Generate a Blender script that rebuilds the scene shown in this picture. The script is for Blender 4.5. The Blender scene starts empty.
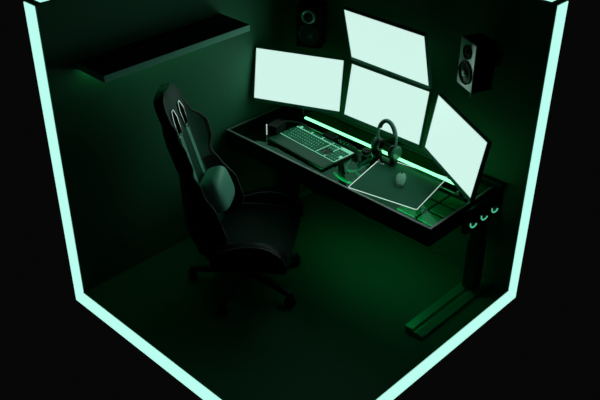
import bpy, bmesh, math, random
from mathutils import Vector, Matrix, Euler
random.seed(4)
PI = math.pi
scene = bpy.context.scene
COL = scene.collection

# ------------------------------------------------------------------ materials
def mat(name, col, rough=.5, metal=0., spec=.5, noise=0., nscale=8., bump=0., bscale=60., emis=None, es=0., coat=0.):
    m = bpy.data.materials.new(name); m.use_nodes = True
    nt = m.node_tree; b = nt.nodes['Principled BSDF']
    b.inputs['Base Color'].default_value = (*col, 1)
    b.inputs['Roughness'].default_value = rough
    b.inputs['Metallic'].default_value = metal
    b.inputs['Specular IOR Level'].default_value = spec
    b.inputs['Coat Weight'].default_value = coat
    tc = nt.nodes.new('ShaderNodeTexCoord')
    if noise:
        n = nt.nodes.new('ShaderNodeTexNoise'); n.inputs['Scale'].default_value = nscale; n.inputs['Detail'].default_value = 4
        nt.links.new(tc.outputs['Object'], n.inputs['Vector'])
        r = nt.nodes.new('ShaderNodeMapRange')
        r.inputs['To Min'].default_value = 1 - noise; r.inputs['To Max'].default_value = 1 + noise
        nt.links.new(n.outputs['Fac'], r.inputs['Value'])
        v = nt.nodes.new('ShaderNodeVectorMath'); v.operation = 'SCALE'; v.inputs[0].default_value = col
        nt.links.new(r.outputs['Result'], v.inputs['Scale'])
        nt.links.new(v.outputs['Vector'], b.inputs['Base Color'])
    if bump:
        n = nt.nodes.new('ShaderNodeTexNoise'); n.inputs['Scale'].default_value = bscale
        nt.links.new(tc.outputs['Object'], n.inputs['Vector'])
        bp = nt.nodes.new('ShaderNodeBump'); bp.inputs['Strength'].default_value = bump; bp.inputs['Distance'].default_value = .002
        nt.links.new(n.outputs['Fac'], bp.inputs['Height']); nt.links.new(bp.outputs['Normal'], b.inputs['Normal'])
    if emis:
        b.inputs['Emission Color'].default_value = (*emis, 1); b.inputs['Emission Strength'].default_value = es
    return m

def glass_mat(name, tint, fr=.06):
    m = bpy.data.materials.new(name); m.use_nodes = True; nt = m.node_tree
    nt.nodes.clear()
    o = nt.nodes.new('ShaderNodeOutputMaterial'); mx = nt.nodes.new('ShaderNodeMixShader')
    t = nt.nodes.new('ShaderNodeBsdfTransparent'); t.inputs[0].default_value = (*tint, 1)
    g = nt.nodes.new('ShaderNodeBsdfGlossy'); g.inputs['Roughness'].default_value = .02
    g.inputs['Color'].default_value = (.3, .8, .55, 1)
    f = nt.nodes.new('ShaderNodeFresnel'); f.inputs['IOR'].default_value = 1.38
    nt.links.new(f.outputs[0], mx.inputs[0]); nt.links.new(t.outputs[0], mx.inputs[1]); nt.links.new(g.outputs[0], mx.inputs[2])
    nt.links.new(mx.outputs[0], o.inputs['Surface'])
    return m

SCREEN = (.63, .905, .81); TUBE = (.49, 1., .87)
M = {}
M['wall'] = mat('wall_paint', (.04, .29, .15), .75, noise=.08, nscale=3, bump=.1, bscale=120)
M['floor'] = mat('floor_paint', (.016, .27, .12), .6, noise=.06, nscale=5, bump=.1, bscale=90)
M['edge'] = mat('edge_channel', (.01, .05, .04), .5, metal=.3)
M['tube'] = mat('edge_light', (.3, .6, .5), .5, emis=TUBE, es=1.0)
M['screen'] = mat('screen_glow', (.02, .02, .02), .3, emis=SCREEN, es=1.0)
M['bezel'] = mat('monitor_plastic_lit', (.05, .28, .18), .35, bump=.05)  # black frame; green light falling on it is put into the colour
M['black'] = mat('black_plastic', (.008, .014, .011), .4, bump=.05)
M['metal'] = mat('black_steel', (.03, .055, .045), .38, metal=.6, bump=.05)
M['foot'] = mat('foot_steel_lit', (.05, .75, .38), .35, metal=.5, bump=.05)  # black steel; the green reflection on it is put into the colour
M['rim'] = mat('desk_rim_steel', (.5, .55, .52), .45, metal=.2)
M['glass'] = glass_mat('desk_glass', (.62, .85, .74))
M['inner'] = mat('case_lining', (.01, .05, .028), .5, noise=.2, nscale=6)
M['innerback'] = mat('case_back_glow', (.05, .85, .4), .5, noise=.15, nscale=6)  # bright green puts the LED bar's glow into the tray colour
M['pcb'] = mat('green_board', (.02, .3, .12), .45, noise=.5, nscale=40)
M['tile'] = mat('radiator_green', (.04, .7, .32), .45, noise=.15, nscale=12)
M['hose'] = mat('hose_green', (.1, .8, .5), .3, coat=.4)
M['led'] = mat('led_strip_light', (.3, .6, .5), .5, emis=(.2, 1., .37), es=2.4)
M['leddesk'] = mat('added_under_led', (.2, .6, .4), .5, emis=(.06, 1., .4), es=1.6)
M['ledshelf'] = mat('shelf_led_light', (.2, .6, .4), .5, emis=(.06, 1., .36), es=3.2)
M['ledback'] = mat('added_back_light', (.2, .6, .4), .5, emis=(.05, 1., .36), es=.75)
M['ledinner'] = mat('added_case_led', (.2, .6, .4), .5, emis=(.06, 1., .42), es=4.5)
M['leather'] = mat('chair_leather_lit', (.012, .12, .075), .55, spec=.25, bump=.25, bscale=160)  # black leather; light on the backrest front is put into the colour
M['seatleather'] = mat('chair_leather_shaded', (.006, .045, .03), .55, spec=.2, bump=.25, bscale=160)  # same leather, darkened where the seat gets less light
M['leatherside'] = mat('chair_side_leather', (.006, .009, .008), .45, spec=.25, bump=.25, bscale=160)
M['strap'] = mat('chair_stripe', (.3, .9, .68), .5)
M['pillow'] = mat('pillow_satin', (.34, .97, .74), .3, bump=.15, bscale=60)
M['trim'] = mat('pale_trim', (.92, .95, .93), .18, metal=1.)
M['piping'] = mat('chair_piping', (.35, .34, .33), .35)
M['spokeglint'] = mat('spoke_edge_highlight', (.85, .75, .72), .4)
M['chrome'] = mat('pale_metal', (.6, .62, .6), .3, metal=.8)
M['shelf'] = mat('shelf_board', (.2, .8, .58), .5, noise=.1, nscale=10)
M['shelfshade'] = mat('shelf_top_shade', (.004, .008, .006), .7)
M['speakerlit'] = mat('speaker_baffle_lit', (.85, .95, .9), .3, metal=.75)  # light on the right speaker's face is put into its baffle colour
M['speakerdark'] = mat('speaker_baffle_black', (.006, .009, .008), .6, spec=.2, bump=.1)
M['cone'] = mat('speaker_cone', (.012, .05, .035), .35)
M['ring'] = mat('speaker_ring', (.5, .85, .72), .3, metal=.8)
M['keycap'] = mat('keycap_green', (.04, .34, .2), .5)
M['keyglow'] = mat('keyboard_backlight', (.1, .3, .2), .5, emis=(.22, .72, .45), es=.8)
M['rest'] = mat('wrist_rest_pad', (.02, .2, .11), .5, bump=.1)
M['pad'] = mat('mousepad_cloth', (.04, .27, .16), .8, bump=.2, bscale=300)
M['padedge'] = mat('mousepad_lit_edge', (.7, .8, .75), .5, emis=(.72, .95, .86), es=.75)
M['mouse'] = mat('mouse_shell', (.45, .92, .72), .35, coat=.2)
M['lightbar'] = mat('light_bar', (.8, .85, .8), .4, emis=(.75, .95, .85), es=.55)
M['fan'] = mat('fan_frame', (.01, .02, .015), .4)
M['fanblade'] = mat('fan_blade', (.06, .2, .13), .35)
M['fancrescent'] = mat('fan_lit_crescent', (.3, .7, .5), .4, emis=(.12, .75, .42), es=.6)
M['ear'] = mat('headset_shell', (.1, .42, .28), .35, coat=.4)
M['cable'] = mat('cable_rubber', (.03, .16, .09), .4)

# ------------------------------------------------------------------ mesh builder
class MB:
    def __init__(s): s.bm = bmesh.new()
    def box(s, lo, hi, bev=0., seg=2):
        r = bmesh.ops.create_cube(s.bm, size=1)
        c = [(a + b) / 2 for a, b in zip(lo, hi)]; d = [b - a for a, b in zip(lo, hi)]
        for v in r['verts']: v.co = Vector([v.co[i] * d[i] + c[i] for i in range(3)])
        if bev:
            es = list({e for v in r['verts'] for e in v.link_edges})
            bmesh.ops.bevel(s.bm, geom=es, offset=bev, segments=seg, affect='EDGES', profile=.5)
        return s
    def cyl(s, a, b, r0, r1=None, n=20):
        a = Vector(a); b = Vector(b); r1 = r0 if r1 is None else r1
        q = (b - a).to_track_quat('Z', 'Y').to_matrix().to_4x4()
        bmesh.ops.create_cone(s.bm, cap_ends=True, segments=n, radius1=r0, radius2=r1, depth=(b - a).length,
                              matrix=Matrix.Translation((a + b) / 2) @ q)
        return s
    def tube(s, pts, r, n=8, closed=False, flat=1.):
        pts = [Vector(p) for p in pts]; rings = []; N = len(pts); up = None
        for i, p in enumerate(pts):
            if closed: t = pts[(i + 1) % N] - pts[i - 1]
            else: t = pts[min(i + 1, N - 1)] - pts[max(i - 1, 0)]
            t.normalize()
            if up is None: up = Vector((0, 0, 1)) if abs(t.z) < .9 else Vector((1, 0, 0))
            sd = t.cross(up)
            if sd.length < 1e-4: sd = t.orthogonal()
            sd.normalize(); up = sd.cross(t).normalized()
            rr = r[i] if isinstance(r, (list, tuple)) else r
            rings.append([s.bm.verts.new(p + sd * math.cos(2 * PI * k / n) * rr + up * math.sin(2 * PI * k / n) * rr * flat) for k in range(n)])
        for i in range(N if closed else N - 1):
            A, B = rings[i], rings[(i + 1) % N]
            for k in range(n): s.bm.faces.new((A[k], A[(k + 1) % n], B[(k + 1) % n], B[k]))
        if not closed:
            s.bm.faces.new(list(reversed(rings[0]))); s.bm.faces.new(rings[-1])
        return s
    def loft(s, rings, cap=True, closed=False):
        R_ = [[s.bm.verts.new(p) for p in r] for r in rings]
        n = len(R_[0]); K = len(R_)
        for i in range(K if closed else K - 1):
            A, B = R_[i], R_[(i + 1) % K]
            for k in range(n): s.bm.faces.new((A[k], A[(k + 1) % n], B[(k + 1) % n], B[k]))
        if cap and not closed:
            s.bm.faces.new(list(reversed(R_[0]))); s.bm.faces.new(R_[-1])
        return s
    def lathe(s, prof, axis_o=(0, 0, 0), axis=(0, 0, 1), n=28):
        q = Vector(axis).to_track_quat('Z', 'Y'); o = Vector(axis_o); rings = []
        for r, h in prof:
            rings.append([o + q @ Vector((r * math.cos(2 * PI * k / n), r * math.sin(2 * PI * k / n), h)) for k in range(n)])
        return s.loft(rings)
    def prism(s, poly, z0, z1, bev=0.):
        return s.loft([[Vector((x, y, z0)) for x, y in poly], [Vector((x, y, z1)) for x, y in poly]])
    def ell(s, c, r, n=20, m=12, p=1.0):
        rings = []
        sg = lambda x: math.copysign(abs(x) ** p, x)
        for i in range(1, m):
            a = -PI / 2 + PI * i / m
            rings.append([Vector((c[0] + r[0] * sg(math.cos(a)) * sg(math.cos(2 * PI * k / n)),
                                  c[1] + r[1] * sg(math.cos(a)) * sg(math.sin(2 * PI * k / n)), c[2] + r[2] * sg(math.sin(a)))) for k in range(n)])
        return s.loft(rings)
    def build(s, name, m, parent=None, smooth=False, mtx=None):
        if mtx is not None: s.bm.transform(mtx)
        bmesh.ops.recalc_face_normals(s.bm, faces=s.bm.faces)
        me = bpy.data.meshes.new(name); s.bm.to_mesh(me); s.bm.free()
        if smooth:
            me.polygons.foreach_set('use_smooth', [True] * len(me.polygons))
            me.set_sharp_from_angle(angle=math.radians(40))
        me.materials.append(m)
        o = bpy.data.objects.new(name, me); COL.objects.link(o)
        if parent: o.parent = parent
        return o

def thing(name, label, cat, loc=(0, 0, 0), rz=0., group=None, rot=None):
    o = bpy.data.objects.new(name, None); COL.objects.link(o); o.empty_display_size = .05
    o.location = loc; o.rotation_euler = rot if rot else (0, 0, rz)
    o['label'] = label; o['category'] = cat
    if group: o['group'] = group
    return o
def tag(o, label, cat, group=None):
    o['label'] = label; o['category'] = cat
    if group: o['group'] = group
    return o
def struct(o): o['kind'] = 'structure'; return o
def dup(o, parent=None):
    c = o.copy(); COL.objects.link(c)
    if parent: c.parent = parent
    for ch in list(o.children): dup(ch, c)
    return c

# ------------------------------------------------------------------ the cutaway room
W, L, T, H, S = 2.2, 2.184, .13, 2.1695, .1336
g = .012
struct(MB().box((-T - g, -L - .001, -S - g), (W + .001, T + g, 0)).build('floor', M['floor']))
struct(MB().box((-T - g, -L, .0), (0, T + g, H)).build('wall_left', M['wall']))
struct(MB().box((0, 0, .0), (W, T + g, H)).build('wall_right', M['wall']))
# light panels let into the cut faces of walls and floor
e = .006
struct(MB().box((-T, -L - e, 0), (-g, -L + .01, H - .007)).build('trim_1', M['tube']))
struct(MB().box((W - .01, g, 0), (W + e, T, H - .007)).build('trim_2', M['tube']))
struct(MB().prism([(-T, -L - e), (W + e, -L - e), (W + e, -L), (-T, -L)], -S, -g * .6).build('trim_3', M['tube']))
struct(MB().prism([(W, -L), (W + e, -L), (W + e, T), (W, T)], -S, -g * .6).build('trim_4', M['tube']))
struct(MB().box((-T + .024, -L + .05, H), (-.03, T - .024, H + .003)).build('trim_5', M['tube']))
struct(MB().box((.03, .03, H), (W - .05, T - .024, H + .003)).build('trim_6', M['tube']))

# ------------------------------------------------------------------ shelf
sh = thing('wall_shelf', 'long empty dark wall shelf with green glow beneath, on left wall', 'shelf', (0, -1.363, 1.699))
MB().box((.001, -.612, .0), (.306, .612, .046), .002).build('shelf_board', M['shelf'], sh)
MB().box((.003, -.610, .046), (.304, .610, .0485)).build('shelf_top_darkening', M['shelfshade'], sh)  # near-black sheet puts the unlit top's shade into colour
MB().box((.03, -.57, -.006), (.05, .58, 0)).build('led_strip', M['ledshelf'], sh)
for y in (-.4, .4):
    MB().box((.001, y - .012, -.02), (.2, y + .012, 0), .002).build('bracket', M['metal'], sh)

# ------------------------------------------------------------------ desk with computer built in under the glass
DX0, DX1, DY0, DY1, DZ, DB = .022, 1.985, -.77, -.012, .82, .68
desk = thing('standing_desk', 'dark glass-topped standing desk with computer parts lit green inside, along right wall', 'desk', (0, 0, 0))
b = MB()
t_ = .012
b.box((DX0, DY0, DB), (DX1, DY1, DB + .012))
b.box((DX0, DY0, DB + .012), (DX1, DY0 + t_, DZ - .006))
b.box((DX0, DY1 - t_, DB + .012), (DX1, DY1, DZ - .006))
b.box((DX0, DY0 + t_, DB + .012), (DX0 + t_, DY1 - t_, DZ - .006))
b.box((DX1 - t_, DY0 + t_, DB + .012), (DX1, DY1 - t_, DZ - .006))
b.build('case', M['black'], desk)
fw = .016
b = MB()
b.box((DX0, DY0, DZ - .006), (DX1, DY0 + fw, DZ + .002))
b.box((DX0, DY1 - fw, DZ - .006), (DX1, DY1, DZ + .002))
b.box((DX0, DY0 + fw, DZ - .006), (DX0 + fw, DY1 - fw, DZ + .002))
b.box((DX1 - fw, DY0 + fw, DZ - .006), (DX1, DY1 - fw, DZ + .002))
b.build('rim_frame', M['rim'], desk)
b = MB()
v = [b.bm.verts.new(p) for p in ((DX0 + fw, DY0 + fw, DZ), (DX1 - fw, DY0 + fw, DZ), (DX1 - fw, DY1 - fw, DZ), (DX0 + fw, DY1 - fw, DZ))]
b.bm.faces.new(v)
gt = b.build('glass_top', M['glass'], desk)
if gt.data.polygons[0].normal.z < 0: gt.data.flip_normals()
# interior trays
MB().box((DX0 + .02, DY0 + .02, DB + .03), (DX1 - .02, -.235, DB + .034)).build('component_tray', M['inner'], desk)
MB().box((DX0 + .25, -.17, DZ - .014), (DX1 - .02, DY1 - .02, DZ - .010)).build('rear_tray', M['innerback'], desk)
# rear beam
MB().box((1.5, -.045, DZ + .002), (2.05, -.008, DZ + .045), .004).build('rear_beam', M['black'], desk)
ls = MB().box((.365, -.251, DZ + .028), (1.968, -.232, DZ + .041)).build('led_strip', M['led'], desk)
MB().box((.36, -.249, DZ + .0255), (1.97, -.234, DZ + .028)).box((.365, -.249, DZ + .0005), (.375, -.234, DZ + .027)).box((1.955, -.249, DZ + .002), (1.968, -.234, DZ + .027)).build('led_channel', M['metal'], desk)
MB().box((.9, DY0 + t_, DZ - .045), (1.95, DY0 + t_ + .004, DZ - .022)).build('added_case_light', M['ledinner'], desk)  # added strip, hidden behind the front wall, brightens the parts inside
# radiator panels (grid of green plates) at the right end
bars = MB()
bars.box((1.60, -.66, DZ - .085), (1.955, -.235, DZ - .075)).build('radiator_frame', M['fan'], desk)
for i in range(2):
    for j in range(3):
        x0 = 1.615 + i * .172; y0 = -.645 + j * .137
        p = MB().box((x0, y0, DZ - .075), (x0 + .150, y0 + .114, DZ - .062), .003).build('radiator_panel', M['tile'], desk)
# main board, heatsinks, graphics card and hoses seen through the glass
mb_ = MB().box((1.0, -.60, DZ - .065), (1.25, -.25, DZ - .06)).build('motherboard', M['pcb'], desk)
for (x, y, dx, dy, h) in ((1.03, -.56, .05, .05, .03), (1.10, -.5, .07, .09, .04), (1.03, -.40, .03, .12, .03), (1.2, -.5, .02, .15, .03), (1.07, -.34, .12, .03, .035)):
    MB().box((x, y, DZ - .06), (x + dx, y + dy, DZ - .06 + h), .003).build('heatsink', M['metal'], mb_)
gc = MB().box((.10, -.42, DZ - .09), (.42, -.26, DZ - .03), .006).build('graphics_card', M['fan'], desk)
for x in (.18, .34): MB().lathe([(.05, 0), (.05, .004), (.02, .008), (0.001, .008)], (x, -.34, DZ - .03)).build('fan', M['fanblade'], gc, True)
def bez(a, b, c, d, n=14):
    a, b, c, d = map(Vector, (a, b, c, d)); o = []
    for i in range(n + 1):
        t = i / n; o.append(a * (1 - t) ** 3 + b * 3 * t * (1 - t) ** 2 + c * 3 * t * t * (1 - t) + d * t ** 3)
    return o
zz = DZ - .02
for k, pp in enumerate([((1.0, -.42, zz), (1.06, -.60, zz), (1.16, -.60, zz), (1.14, -.38, zz)),
           ((1.04, -.30, zz), (1.15, -.30, zz), (1.05, -.52, zz), (1.2, -.55, zz)),
           ((.98, -.27, zz), (1.05, -.23, zz), (1.12, -.27, zz), (1.10, -.36, zz)),
           ((1.02, -.62, zz - .02), (1.1, -.66, zz - .02), (1.2, -.66, zz - .02), (1.26, -.62, zz - .02))]):
    MB().tube(bez(*pp), .011, 10).build('hose', M['hose'], desk, True)
# fans let into the right end
MB().box((DX1, -.41, .612), (2.03, -.012, .795), .012).build('fan_housing', M['black'], desk)
for k, y in enumerate((-.335, -.205, -.075)):
    z = .705; x = 2.031
    f = MB().lathe([(.058, 0), (.062, .0), (.062, .012), (.058, .012), (.058, 0)], (x, y, z), (1, 0, 0), 32).build('fan', M['fan'], desk, True)
    n_ = 32
    MB().tube([(x + .010, y + .048 * math.cos(PI * (1.0 + .75 * i / n_)), z + .048 * math.sin(PI * (1.0 + .75 * i / n_))) for i in range(n_)], .006, 6).build('lit_crescent', M['fancrescent'], f, True)  # glowing arc stands in for light on the rotor's lower edge
    bl = MB(); bl.cyl((x, y, z), (x + .012, y, z), .02)
    for q in range(7):
        a = 2 * PI * q / 7; c, s_ = math.cos(a), math.sin(a); c2, s2 = math.cos(a + .45), math.sin(a + .45)
        vs = [bl.bm.verts.new(p) for p in ((x + .003, y + .018 * c, z + .018 * s_), (x + .003, y + .046 * c, z + .046 * s_), (x + .010, y + .046 * c2, z + .046 * s2), (x + .010, y + .018 * c2, z + .018 * s2))]
        ws = [bl.bm.verts.new(v_.co + Vector((.0015, 0, 0))) for v_ in vs]
        bl.bm.faces.new(vs); bl.bm.faces.new(ws[::-1])
        for i in range(4): bl.bm.faces.new((vs[i], vs[(i + 1) % 4], ws[(i + 1) % 4], ws[i]))
    bl.build('blades', M['fanblade'], f)
# legs
for x, nm in ((2.0, 'r'), (.16, 'l')):
    y = -.19
    lg = MB().box((x - .05, y - .045, .045), (x + .05, y + .045, .45), .004).box((x - .04, y - .035, .45), (x + .04, y + .035, DB), .002).build('leg', M['black'], desk)
    xx = min(x, 2.0)
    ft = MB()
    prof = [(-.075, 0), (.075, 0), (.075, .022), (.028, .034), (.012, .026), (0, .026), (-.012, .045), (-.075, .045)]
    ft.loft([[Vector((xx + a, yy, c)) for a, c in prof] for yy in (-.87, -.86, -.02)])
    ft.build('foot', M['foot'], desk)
# unseen strip added under the desk for the green glow on the floor
uc = MB().box((.86, -.52, DB - .07), (1.86, -.512, DB)).box((.86, -.392, DB - .07), (1.86, -.384, DB)).box((.852, -.52, DB - .10), (.86, -.384, DB)).build('light_shield', M['black'], desk)  # unseen plates added to keep the strip's light off the walls
MB().box((.88, -.50, DB - .02), (1.86, -.40, DB)).build('added_under_light', M['leddesk'], uc)
MB().box((.25, -.74, DB - .03), (1.8, -.70, DB), .003).build('cross_bar', M['black'], desk)
MB().box((.9, -.762, DB - .03), (1.02, -.70, DB - .0), .004).build('height_switch', M['metal'], desk)

# ------------------------------------------------------------------ monitors
def monitor(C, yaw, tilt, label):
    w, h = .70, .394
    t = thing('monitor', label, 'monitor', C, group='monitors of the desk setup')
    # local +Y is out of the back, -Y towards the viewer
    n = Vector((math.cos(yaw) * math.cos(tilt), math.sin(yaw) * math.cos(tilt), math.sin(tilt)))
    r = Vector((0, 0, 1)).cross(n).normalized(); u = n.cross(r)
    m = Matrix((r, -n, u)).transposed()
    t.rotation_euler = m.to_euler()
    fr = MB()
    W2, H2, bt, bb = w / 2 + .006, h / 2 + .006, .006, .026
    d0, d1 = -.004, .028
    fr.box((-W2, d0, H2 - bt), (W2, d1, H2)); fr.box((-W2, d0, -h / 2 - bb), (W2, d1, -h / 2))
    fr.box((-W2, d0, -h / 2), (-w / 2, d1, H2 - bt)); fr.box((w / 2, d0, -h / 2), (W2, d1, H2 - bt))
    fr.box((-w / 2, .004, -h / 2), (w / 2, d1, h / 2))
    fr.build('bezel', M['bezel'], t)
    MB().box((-w / 2, 0, -h / 2), (w / 2, .004, h / 2)).build('screen', M['screen'], t)
    MB().box((-w * .36, d1, -h * .36), (w * .36, d1 + .022, h * .36), .012).build('rear_housing', M['black'], t)
    MB().box((-w * .25, d1 + .022, -h * .30), (w * .25, d1 + .026, -h * .24)).build('added_back_light', M['ledback'], t)  # added LED, unseen, brightens the desk and wall behind
    MB().box((-.018, d0 - .004, -h / 2 - bb - .004), (.018, d0, -h / 2 - bb + .012), .002).build('badge', M['metal'], t)
    return t
rad = math.radians
monC = {
 'left': ((.415, -.38, 1.242), rad(-65.8), rad(10.2), 'leftmost landscape monitor, glowing pale green, over the keyboard\'s left end'),
 'mid': ((1.135, -.228, 1.236), rad(-89.2), rad(10.2), 'centre monitor directly below the upper one, behind the headset'),
 'top': ((1.182, -.317, 1.703), rad(-90.9), rad(-14.5), 'uppermost monitor, tilted down above the centre one'),
 'right': ((1.883, -.445, 1.272), rad(-118.9), rad(9.5), 'rightmost monitor, angled inward over the right end of the desk'),
}
CP = Vector((4.4989, -4.588, 3.9014))
monC = {k: (tuple(CP + (Vector(v[0]) - CP) * (.70 / .69)), *v[1:]) for k, v in monC.items()}
for k, (C, y, t, lb) in monC.items(): monitor(C, y, t, lb)

# arms
def arm(px, py, heads, label):
    t = thing('monitor_stand', label, 'monitor stand', (px, py, DZ + .002), group='monitor stands on the desk')
    top = max(h[0][2] for h in heads) + .03 - DZ
    MB().box((-.05, -.04, 0), (.05, .04, .014), .004).build('clamp', M['metal'], t)
    MB().cyl((0, 0, .012), (0, 0, top), .017).build('pole', M['black'], t, True)
    for (C, yaw, tilt) in heads:
        n = Vector((math.cos(yaw) * math.cos(tilt), math.sin(yaw) * math.cos(tilt), math.sin(tilt)))
        P = Vector(C) - n * .056 - Vector((px, py, DZ)); q = Vector((0, 0, P.z))
        r = Vector((0, 0, 1)).cross(n).normalized(); u = n.cross(r)
        ar = MB(); ar.cyl((0, 0, P.z - .03), (0, 0, P.z + .03), .024)
        if (P - q).length > .03: ar.tube([q, q.lerp(P, .5), P], .013, 10)
        ar.build('arm', M['black'], t, True)
        mt = Matrix((r, -n, u)).transposed().to_4x4(); mt.translation = P
        MB().box((-.05, -.005, -.05), (.05, .003, .05), .002).build('mount_plate', M['black'], t, mtx=mt)
arm(.30, -.20, [monC['left'][:3]], 'black pole stand carrying the leftmost monitor')
arm(1.09, -.05, [monC['mid'][:3], monC['top'][:3]], 'tall black pole stand carrying the centre and upper monitors')
arm(1.895, -.305, [monC['right'][:3]], 'black pole stand carrying the rightmost monitor')

# ------------------------------------------------------------------ wall speakers
def speaker(loc, yaw, label, face, ringm, thick):
    t = thing('speaker', label, 'speaker', loc, group='wall speakers')
    t.rotation_euler = (0, 0, yaw + PI / 2)      # local -Y is the front
    w, h, d = .095, .16, .15
    MB().box((-w, .006, -h), (w, d, h), .004).build('cabinet', M['speakerdark'], t)
    MB().box((-w, 0, -h), (w, .006, h), .002).build('baffle', face, t)
    for z, r, nm in ((.085, .046, 'tweeter'), (-.055, .078, 'woofer')):
        c = MB().lathe([(r, .0), (r, .004), (r * .93, .006), (r * .88, .001), (r * .45, -.0035 + .004), (r * .35, .005), (.001, .009)], (0, -.001, z), (0, -1, 0), 36).build(nm, M['cone'], t, True)
        rg = [(r * .97 * math.cos(2 * PI * i / 36), -.006, z + r * .97 * math.sin(2 * PI * i / 36)) for i in range(36)]
        MB().tube(rg, thick if nm == 'tweeter' else .0035, 8, True, flat=1.).build('ring', ringm if nm == 'tweeter' else M['cone'], c, True)
        MB().ell((0, -.008, z), (r * .34, r * .14, r * .34)).build('dust_cap', M['ring'] if face is M['speakerlit'] and nm == 'woofer' else M['cone'], c, True)  # lit speaker's woofer cap takes pale metal as its highlight
    mw = Matrix.Translation(loc) @ Matrix.Rotation(yaw + PI / 2, 4, 'Z'); iv = mw.inverted()
    p0 = Vector((0, d - .005, 0)); p1w = mw @ Vector((0, d, 0)); p1 = iv @ Vector((p1w.x, -.004, p1w.z))
    bk = MB().tube([p0, p1], .014, 10)
    q0 = Vector((p1w.x, -.003, p1w.z))
    bk.build('wall_bracket', M['metal'], t)
    MB().box((q0.x - .04, -.008, q0.z - .05), (q0.x + .04, -.0005, q0.z + .05)).build('wall_plate', M['metal'], t, mtx=iv)
    MB().box((w - .012, .0, -h - .03), (w - .006, .01, -h), .001).build('badge', M['chrome'], t)
    return t
speaker((1.765, -.225, 1.725), rad(-116.7), 'wall speaker with lit-toned baffle, right of the monitors', M['speakerlit'], M['cone'], .0035)
speaker((.375, -.225, 1.60), rad(-63), 'dark wall speaker above the leftmost monitor', M['speakerdark'], M['ring'], .011)  # same model as the right one, baffle coloured black as unlit

# ------------------------------------------------------------------ keyboard
kb = thing('keyboard', 'full-size backlit keyboard with wrist rest on the desk left of the mousepad', 'keyboard', (.695, -.465, DZ + .003), rad(-4))
U = .60 / 23.2; KW = .60; KD = .205
MB().box((-KW / 2 - .008, -KD / 2 - .005, 0), (KW / 2 + .008, KD / 2 + .008, .016), .003).build('case', M['black'], kb)
b = MB()
for x0, x1 in ((0, 15.15), (15.4, 18.6), (18.8, 23.0)):
    if x0 == 15.4:
        b.box((-KW / 2 + x0 * U, KD / 2 - .032 * 3.1, .016), (-KW / 2 + x1 * U, KD / 2, .0175)); b.box((-KW / 2 + x0 * U, -KD / 2, .016), (-KW / 2 + x1 * U, -KD / 2 + .033, .0175))
    else: b.box((-KW / 2 + x0 * U, -KD / 2, .016), (-KW / 2 + x1 * U, KD / 2, .0175))
b.build('backlight', M['keyglow'], kb)
rows = []
main = [[1, -1] + [1] * 4 + [-.5] + [1] * 4 + [-.5] + [1] * 4, [1] * 13 + [2], [1.5] + [1] * 12 + [1.5], [1.75] + [1] * 11 + [2.25], [2.25] + [1] * 10 + [2.75], [1.25] * 3 + [6.25] + [1.25] * 4]
nav = [[1, 1, 1], [1, 1, 1], [1, 1, 1], [-3], [-1, 1, -1], [1, 1, 1]]
pad = [[-4], [1, 1, 1, 1], [1, 1, 1, 1], [1, 1, 1, -1], [1, 1, 1, 1], [2, 1, 1]]
keys = []
RP = KD / 6.35
for ri in range(6):
    y = KD / 2 - RP * (ri + .5) - (.0 if ri == 0 else RP * .3)
    for x0, grp in ((0, main[ri]), (15.4, nav[ri]), (18.8, pad[ri])):
        x = x0 + .1
        for wd in grp:
            if wd > 0: keys.append((ri, -KW / 2 + (x + wd / 2) * U, y, wd * U))
            x += abs(wd)
keys.sort(key=lambda k: -k[0])
def cap(b, k, ox=0, oy=0):
    _, x, y, w = k; hw = w / 2 - .0034; hd = RP / 2 - .0036; z0, z1 = .018, .027
    ins = .0025
    b.loft([[Vector((x - hw, y - hd, z0)), Vector((x + hw, y - hd, z0)), Vector((x + hw, y + hd, z0)), Vector((x - hw, y + hd, z0))],
            [Vector((x - hw + ins, y - hd + ins, z1)), Vector((x + hw - ins, y - hd + ins, z1)), Vector((x + hw - ins, y + hd - ins, z1)), Vector((x - hw + ins, y + hd - ins, z1))]])
for k in keys[:100]:
    b = MB(); cap(b, k); b.build('keycap', M['keycap'], kb)
if keys[100:]:
    b = MB()
    for k in keys[100:]: cap(b, k)
    o = b.build('keycap', M['keycap'], kb); o['kind'] = 'stuff'
MB().box((-KW / 2 - .004, -KD / 2 - .125, 0), (KW / 2 - .0, -KD / 2 - .008, .02), .006).build('wrist_rest', M['rest'], kb)

# ------------------------------------------------------------------ mousepad and mouse
pd = thing('mousepad', 'square dark green mousepad with glowing white edge, front right of the desk', 'mousepad', (1.478, -.466, DZ + .003), rad(11.5))
a, c = .262, .247
MB().box((-a + .004, -c + .004, 0), (a - .004, c - .004, .004)).build('cloth', M['pad'], pd)
b = MB()
b.tube([(-a, -c, .003), (a, -c, .003), (a, c, .003), (-a, c, .003)], .0035, 6, True)
pts = []
R0 = .012
for cx, cy, a0 in ((a - R0, -c + R0, -90), (a - R0, c - R0, 0), (-a + R0, c - R0, 90), (-a + R0, -c + R0, 180)):
    for i in range(6): pts.append((cx + R0 * math.cos(rad(a0 + i * 18)), cy + R0 * math.sin(rad(a0 + i * 18)), .0035))
b.bm.free(); b = MB(); b.tube(pts, .0027, 6, True); b.build('lit_edge', M['padedge'], pd, True)
ms = thing('mouse', 'pale green computer mouse lying on the square mousepad', 'mouse', (1.483, -.445, DZ + .0075), rad(32))
b = MB(); rings = []
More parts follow.
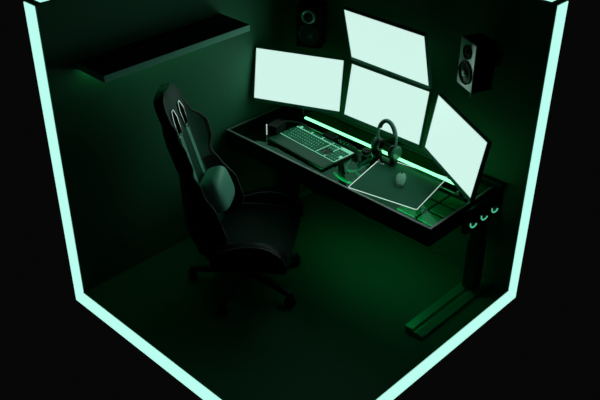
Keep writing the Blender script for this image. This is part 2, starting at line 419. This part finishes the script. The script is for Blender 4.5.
for i in range(11):
    t = i / 10; y = -.062 + .124 * t
    w = .036 * (math.sin(PI * (.06 + .88 * t)) ** .45) * (1 - .12 * math.sin(PI * t)); h = .042 * math.sin(PI * (.08 + .80 * (1 - t) ** 1.0 * .95 + .04)) ** .7
    rings.append([Vector((w * math.copysign(abs(math.cos(2 * PI * k / 20)) ** .7, math.cos(2 * PI * k / 20)), y, max(0, h * (.5 + .5 * math.sin(2 * PI * k / 20)) if math.sin(2 * PI * k / 20) > -.99 else 0))) for k in range(20)])
b.loft(rings).build('shell', M['mouse'], ms, True)
ms.scale = (1.15, 1.3, 1.15)
MB().cyl((-.004, .035, .032), (.004, .035, .032), .009).build('scroll_wheel', M['black'], ms, True)
MB().box((-.0012, .0, .036), (.0012, .058, .040)).build('button_seam', M['black'], ms)

# ------------------------------------------------------------------ headset
hs = thing('headset', 'over-ear headset standing upright on the desk behind the mousepad', 'headset', (1.222, -.292, DZ + .056), rad(-4))
arc = []
hw = .088
for i in range(21):
    a_ = PI * i / 20; arc.append((hw * math.cos(a_), 0, .155 + .125 * math.sin(a_)))
arc = [(hw, 0, .07)] + arc + [(-hw, 0, .07)]
MB().tube(arc, .014, 10, flat=.55).build('headband', M['ear'], hs, True)
MB().tube([(p[0] * .86, 0, p[2] - .012) for p in arc[4:-4]], .013, 10, flat=.8).build('headband_padding', M['black'], hs, True)
for s in (-1, 1):
    cp = MB().lathe([(.001, .0), (.04, .002), (.052, .012), (.053, .028), (.045, .036)], (s * (hw - .012), 0, .055), (s, 0, 0), 28).build('ear_cup', M['ear'], hs, True)
    MB().lathe([(.05, 0), (.052, -.01), (.045, -.024), (.026, -.026), (.024, -.004)], (s * (hw - .012), 0, .055), (s, 0, 0), 28).build('ear_cushion', M['black'], cp, True)
MB().tube([(-.08, -.03, .03), (-.085, -.07, .022), (-.06, -.11, .02)], .004, 8).build('microphone', M['black'], hs, True)

tag(MB().tube(bez((1.25, -.335, DZ + .013), (1.26, -.38, DZ + .013), (1.20, -.36, DZ + .013), (1.19, -.335, DZ + .013)) , .0045, 8).build('headset_cable', M['trim'], None, True),
    'short pale cable loop on the mousepad in front of the headset', 'cable')
st = thing('headset_stand', 'small dark block on the desk holding up the headset', 'stand', (1.222, -.292, DZ + .0085), rad(-4))
MB().box((-.10, -.03, 0), (.10, .026, .012), .004).build('base', M['metal'], st)
for x in (-.075, .075): MB().box((x - .022, -.02, .012), (x + .022, .02, .048), .004).build('cup_support', M['black'], st)
# console box at the left end, hub and coiled cable behind the keyboard
cb = thing('desk_console', 'small black box with a white light bar on its corner, left of keyboard', 'console', (.335, -.535, DZ + .003), rad(10))
MB().box((-.035, -.07, 0), (.05, .06, .085), .003).build('case', M['speakerdark'], cb)
MB().box((-.041, -.076, .0), (-.034, -.069, .09), .001).build('light_bar', M['lightbar'], cb)
MB().box((-.025, -.0705, .02), (.04, -.0695, .07)).build('front_panel', M['speakerdark'], cb)
hb = thing('usb_hub', 'small black block standing behind the middle of the keyboard', 'hub', (.70, -.315, DZ + .003), rad(-6))
MB().box((-.06, -.03, 0), (.06, .03, .032), .004).build('body', M['black'], hb)
for x in (-.03, 0, .03): MB().box((x - .008, -.0315, .01), (x + .008, -.0295, .02)).build('port', M['metal'], hb)
co = MB(); pts = []
for i in range(140):
    t = i / 139; a_ = t * 14 * 2 * PI
    p = Vector(bez((.80, -.335, DZ + .022), (.93, -.29, DZ + .022), (1.0, -.40, DZ + .022), (1.08, -.47, DZ + .022), 1)[0])
    q = [(.80, -.325), (.95, -.325), (1.06, -.36), (1.12, -.47)]
    x = q[0][0] * (1 - t) ** 3 + q[1][0] * 3 * t * (1 - t) ** 2 + q[2][0] * 3 * t * t * (1 - t) + q[3][0] * t ** 3
    y = q[0][1] * (1 - t) ** 3 + q[1][1] * 3 * t * (1 - t) ** 2 + q[2][1] * 3 * t * t * (1 - t) + q[3][1] * t ** 3
    pts.append((x + .002 * math.cos(a_), y + .016 * math.cos(a_), DZ + .022 + .015 * math.sin(a_)))
tag(co.tube(pts, .0045, 6).build('coiled_cable', M['cable'], None, True), 'green-lit coiled keyboard cable lying behind and right of the keyboard', 'cable')
tag(MB().tube(bez((.24, -.42, DZ + .010), (.26, -.30, DZ + .010), (.40, -.28, DZ + .010), (.50, -.325, DZ + .010)), .007, 8).build('braided_cable', M['piping'], None, True),
    'dark cable curving on the desk between the console box and leftmost monitor stand', 'cable')
cp = thing('dial_controller', 'round black dial standing at the right rear corner of the keyboard', 'dial', (1.05, -.305, DZ + .003), 0)
MB().lathe([(.036, 0), (.038, .008), (.032, .03), (.02, .034), (.001, .034)]).build('knob', M['black'], cp, True)
MB().lathe([(.041, 0), (.042, .006), (.038, .008), (.036, 0)]).build('base_ring', M['ear'], cp, True)

# ------------------------------------------------------------------ gaming chair
ch = thing('gaming_chair', 'black high-backed gaming chair with light green stripes and lumbar pillow, facing the desk', 'chair', (.76, -1.26, 0), rad(35))
# local +X is forwards, +Y to the sitter's left (far side)
def lerp_tab(tab, v):
    for (v0, a0), (v1, a1) in zip(tab, tab[1:]):
        if v <= v1:
            t = (v - v0) / (v1 - v0); t = t * t * (3 - 2 * t); return a0 + (a1 - a0) * t
    return tab[-1][1]
WID = [(.42, .22), (.55, .27), (.72, .275), (.85, .25), (.97, .215), (1.07, .245), (1.19, .262), (1.25, .235), (1.32, .17), (1.44, .16), (1.50, .14), (1.525, .11), (1.54, .06)]
WING = [(.42, .10), (.58, .17), (.74, .165), (.9, .10), (1.0, .07), (1.1, .10), (1.2, .10), (1.3, .05), (1.38, .02), (1.5, .01), (1.6, .0)]
def front_a(z): return -.205 - .27 * (z - .42)
def back_pt(z, u, side):
    w = lerp_tab(WID, z); wing = lerp_tab(WING, z) * max(0., (abs(u) - .45) / .55) ** 1.6
    th = .085 + .09 * max(0., min(1., (.95 - z) / .45))
    if z > 1.48: th *= max(.3, 1 - (z - 1.48) / .12)
    a = front_a(z) + wing + .018 * math.cos(u * PI / 2 * .9)
    if side: a = front_a(z) - th * (1 - .25 * abs(u) ** 3) + wing * .8
    return Vector((a, w * u * (1 if not side else .99), z))
rings = []
zs = [.42 + (1.54 - .42) * i / 44 for i in range(45)]
us = [-1 + 2 * i / 24 for i in range(25)]
for z in zs:
    rings.append([back_pt(z, u, 0) for u in us] + [back_pt(z, u, 1) for u in reversed(us)])
body = MB().loft(rings).build('backrest', M['leather'], ch, True)
# side bolsters keep the leather black, the front is toned as lit
body.data.materials.append(M['leatherside'])
for p in body.data.polygons:
    c = p.center; w = lerp_tab(WID, c.z)
    mid = front_a(c.z) + lerp_tab(WING, c.z) * .5 - .03
    if c.x < front_a(c.z) - .01 or abs(c.y) > w * .93 or (c.z < .95 and abs(c.y) > w * .62): p.material_index = 1
# the two openings
hole_poly = [(-.030, -.07), (-.004, -.09), (.026, -.075), (.036, .03), (.018, .085), (-.010, .085), (-.036, .03)]
HZ = 1.318
def hole_ring(sgn, sc, depth):
    out = []
    for y, z in hole_poly:
        zz_ = HZ + z * sc; yy = sgn * .075 + y * sc * sgn * -1
        out.append(Vector((front_a(zz_) + depth, yy, zz_)))
    return out
cutters = []
for s in (-1, 1):
    c = MB().loft([hole_ring(s, 1, -.3), hole_ring(s, 1, .3)]).build('cut', M['black'])
    md = body.modifiers.new('b', 'BOOLEAN'); md.object = c; md.operation = 'DIFFERENCE'; md.solver = 'EXACT'
    c.matrix_world = Matrix.Identity(4); cutters.append(c); c.parent = ch
bpy.context.view_layer.update()
dg = bpy.context.evaluated_depsgraph_get()
nm = bpy.data.meshes.new_from_object(body.evaluated_get(dg), depsgraph=dg)
body.modifiers.clear()
if len(nm.polygons) > 500: body.data = nm
for c in cutters: bpy.data.objects.remove(c, do_unlink=True)
for s in (-1, 1):
    rg = [back_pt(p.z, p.y / lerp_tab(WID, p.z), 0) + Vector((.004, 0, 0)) for p in hole_ring(s, 1.08, 0)]
    MB().tube(rg, .0062, 6, True).build('opening_trim', M['trim'], ch, True)
    # stripe running down from each opening to the pillow
    sl = []; 
    for i in range(16):
        z = 1.245 - i * (1.245 - .72) / 15
        y = s * (.075 + .012 * i / 15)
        f0 = back_pt(z, y / lerp_tab(WID, z), 0)
        sl.append([f0 + Vector((.001, -.024, 0)), f0 + Vector((.001, .024, 0)), f0 + Vector((.005, .024, 0)), f0 + Vector((.005, -.024, 0))])
    MB().loft(sl).build('stripe', M['strap'], ch)
    # piping along the bolster edge
    pp = [back_pt(z, s * 1.0, 0) + Vector((.0, s * .002, 0)) for z in zs[3:-3]]
    MB().tube(pp, .0035, 6).build('piping', M['piping'], ch, True)
MB().ell((0, 0, 0), (.085, .158, .135), 28, 18, .55).build('lumbar_pillow', M['pillow'], ch, True, mtx=Matrix.Translation((-.195, 0, .79)) @ Matrix.Rotation(rad(-20), 4, 'Y'))
# seat
rings = []
for i in range(29):
    t = i / 28; x = -.27 + .62 * t
    end = min(1, max(.15, (1 - t) / .14)) ** .5 if t > .86 else 1
    rear = 1 if t > .08 else (.7 + .3 * t / .08)
    bol = .055 * math.sin(PI * min(1, max(0, t))) ** .7
    hwid = (.312 - .03 * abs(t - .6)) * (.93 + .07 * end) * rear
    top = []; bot = []
    for k in range(25):
        u = -1 + 2 * k / 24; au = abs(u)
        bz = bol * math.exp(-((au - .86) / .14) ** 2)
        edge = -.03 * max(0, (au - .92) / .08) ** 2
        z = .470 + bz + edge - .06 * (1 - end) + .012 * math.cos(u * PI) * 0
        top.append(Vector((x, hwid * u, z)))
        bot.append(Vector((x, hwid * u * .96, .375 + .03 * (1 - end))))
    rings.append(top + bot[::-1])
seat = MB().loft(rings).build('seat', M['seatleather'], ch, True)
seat.data.materials.append(M['leatherside'])
for p in seat.data.polygons:
    if abs(p.center.y) > .23 or p.center.z < .40: p.material_index = 1
for s in (-1, 1):
    pp = []
    for i in range(5, 27):
        r_ = rings[i]; k = 23 if s > 0 else 1; pp.append(r_[k] + Vector((0, 0, .002)))
    MB().tube(pp, .0035, 6).build('piping', M['piping'], ch, True)
    # low armrest against the side of the seat
    ap = [(-.17, .500), (-.12, .530), (-.04, .562), (.04, .590), (.12, .604), (.19, .600), (.25, .583), (.30, .555), (.335, .520), (.355, .475), (.36, .44)]
    ar = []
    for i, (ax, az) in enumerate(ap):
        wd = .05 if 0 < i < 9 else .038; lo = .415 if i < 10 else .43; bb = s * .355
        ar.append([Vector((ax, bb + wd * cx, lo + (az - lo) * cz)) for cx, cz in ((-1, 0), (-1.02, .5), (-1, .86), (-.8, .97), (-.4, 1.0), (.4, 1.0), (.8, .97), (1, .86), (1.02, .5), (1, 0))])
    MB().loft(ar).build('armrest', M['leatherside'], ch, True)
    MB().tube([Vector((ax, s * .355 - .034, az + .001)) for ax, az in ap[1:-1]], .0035, 6).build('armrest_rim_highlight', M['piping'], ch, True)  # pale tube stands in for the highlight along the armrest rim
    # hinge bracket joining back and seat
    MB().tube([(-.16, s * .285, .43), (-.24, s * .292, .46), (-.28, s * .285, .56)], .02, 8, flat=1.6).build('hinge', M['black'], ch, True)
MB().box((-.16, -.11, .325), (.14, .11, .375), .006).build('tilt_plate', M['black'], ch)
MB().tube([(.05, -.1, .345), (.05, -.26, .34), (.05, -.31, .35)], [.007, .007, .012], 8).build('lever', M['metal'], ch, True)
g_ = MB(); g_.cyl((0, 0, .12), (0, 0, .22), .032); g_.cyl((0, 0, .22), (0, 0, .33), .02); g_.build('gas_lift', M['black'], ch, True)
MB().lathe([(.05, .075), (.06, .09), (.058, .125), (.035, .14)]).build('hub', M['black'], ch, True)
cst = None
for k in range(5):
    a_ = rad(3 - 35 + 72 * k); c, s = math.cos(a_), math.sin(a_)
    lgm = MB(); rr = []
    for i in range(9):
        t = i / 8; r_ = .04 + .39 * t; z = .118 - .022 * t * t; wd = .03 - .012 * t; hh = .022 - .008 * t
        rr.append([Vector((r_, wd * x, z + hh * y)) for x, y in ((-1, -1), (1, -1), (1, .3), (.6, 1), (-.6, 1), (-1, .3))])
    lgm.loft(rr); spoke = lgm.build('base_spoke', M['black'], ch, False, Matrix.Rotation(a_, 4, 'Z'))
    tr = MB().tube([(r_.x if False else .10 + .31 * i / 6, 0, .118 - .022 * ((.10 + .31 * i / 6 - .04) / .39) ** 2 + .022 - .008 * ((.10 + .31 * i / 6 - .04) / .39) + .001) for i in range(7)], .003, 6)
    tr.build('spoke_highlight', M['spokeglint'], spoke, True, Matrix.Rotation(a_, 4, 'Z'))  # pale line painted as the highlight along the spoke
    ca = MB(); tw = rad(40 * k)
    mt = Matrix.Rotation(a_, 4, 'Z') @ Matrix.Translation((.415, 0, 0)) @ Matrix.Rotation(tw, 4, 'Z')
    for sd in (-1, 1): ca.lathe([(.012, -.009), (.034, -.009), (.038, -.004), (.038, .005), (.032, .009), (.010, .009)], (0, sd * .017, .038), (0, 1, 0), 24)
    ca.cyl((0, 0, .035), (0, 0, .09), .008)
    ca.build('caster', M['black'], ch, True, mt)

# ------------------------------------------------------------------ world, camera, view
w = bpy.data.worlds.new('world'); scene.world = w; w.use_nodes = True
w.node_tree.nodes['Background'].inputs[0].default_value = (.0021, .0021, .0022, 1)
w.node_tree.nodes['Background'].inputs[1].default_value = 1.0
cam = bpy.data.cameras.new('camera'); co_ = bpy.data.objects.new('camera', cam); COL.objects.link(co_)
f_, p, y, ro = 847.8757, .5669, 2.3378, .0040
F = Vector((math.cos(p) * math.cos(y), math.cos(p) * math.sin(y), -math.sin(p)))
R_ = F.cross(Vector((0, 0, 1))).normalized(); U_ = R_.cross(F)
R2 = R_ * math.cos(ro) + U_ * math.sin(ro); U2 = -R_ * math.sin(ro) + U_ * math.cos(ro)
m = Matrix((R2, U2, -F)).transposed().to_4x4(); m.translation = Vector((4.4989, -4.588, 3.9014))
co_.matrix_world = m
cam.sensor_width = 36; cam.sensor_fit = 'HORIZONTAL'; cam.lens = f_ / 600 * 36; cam.clip_start = .05
scene.camera = co_
vs = scene.view_settings
vs.view_transform = 'Standard'; vs.look = 'None'; vs.gamma = 1; vs.use_curve_mapping = False; vs.exposure = 0
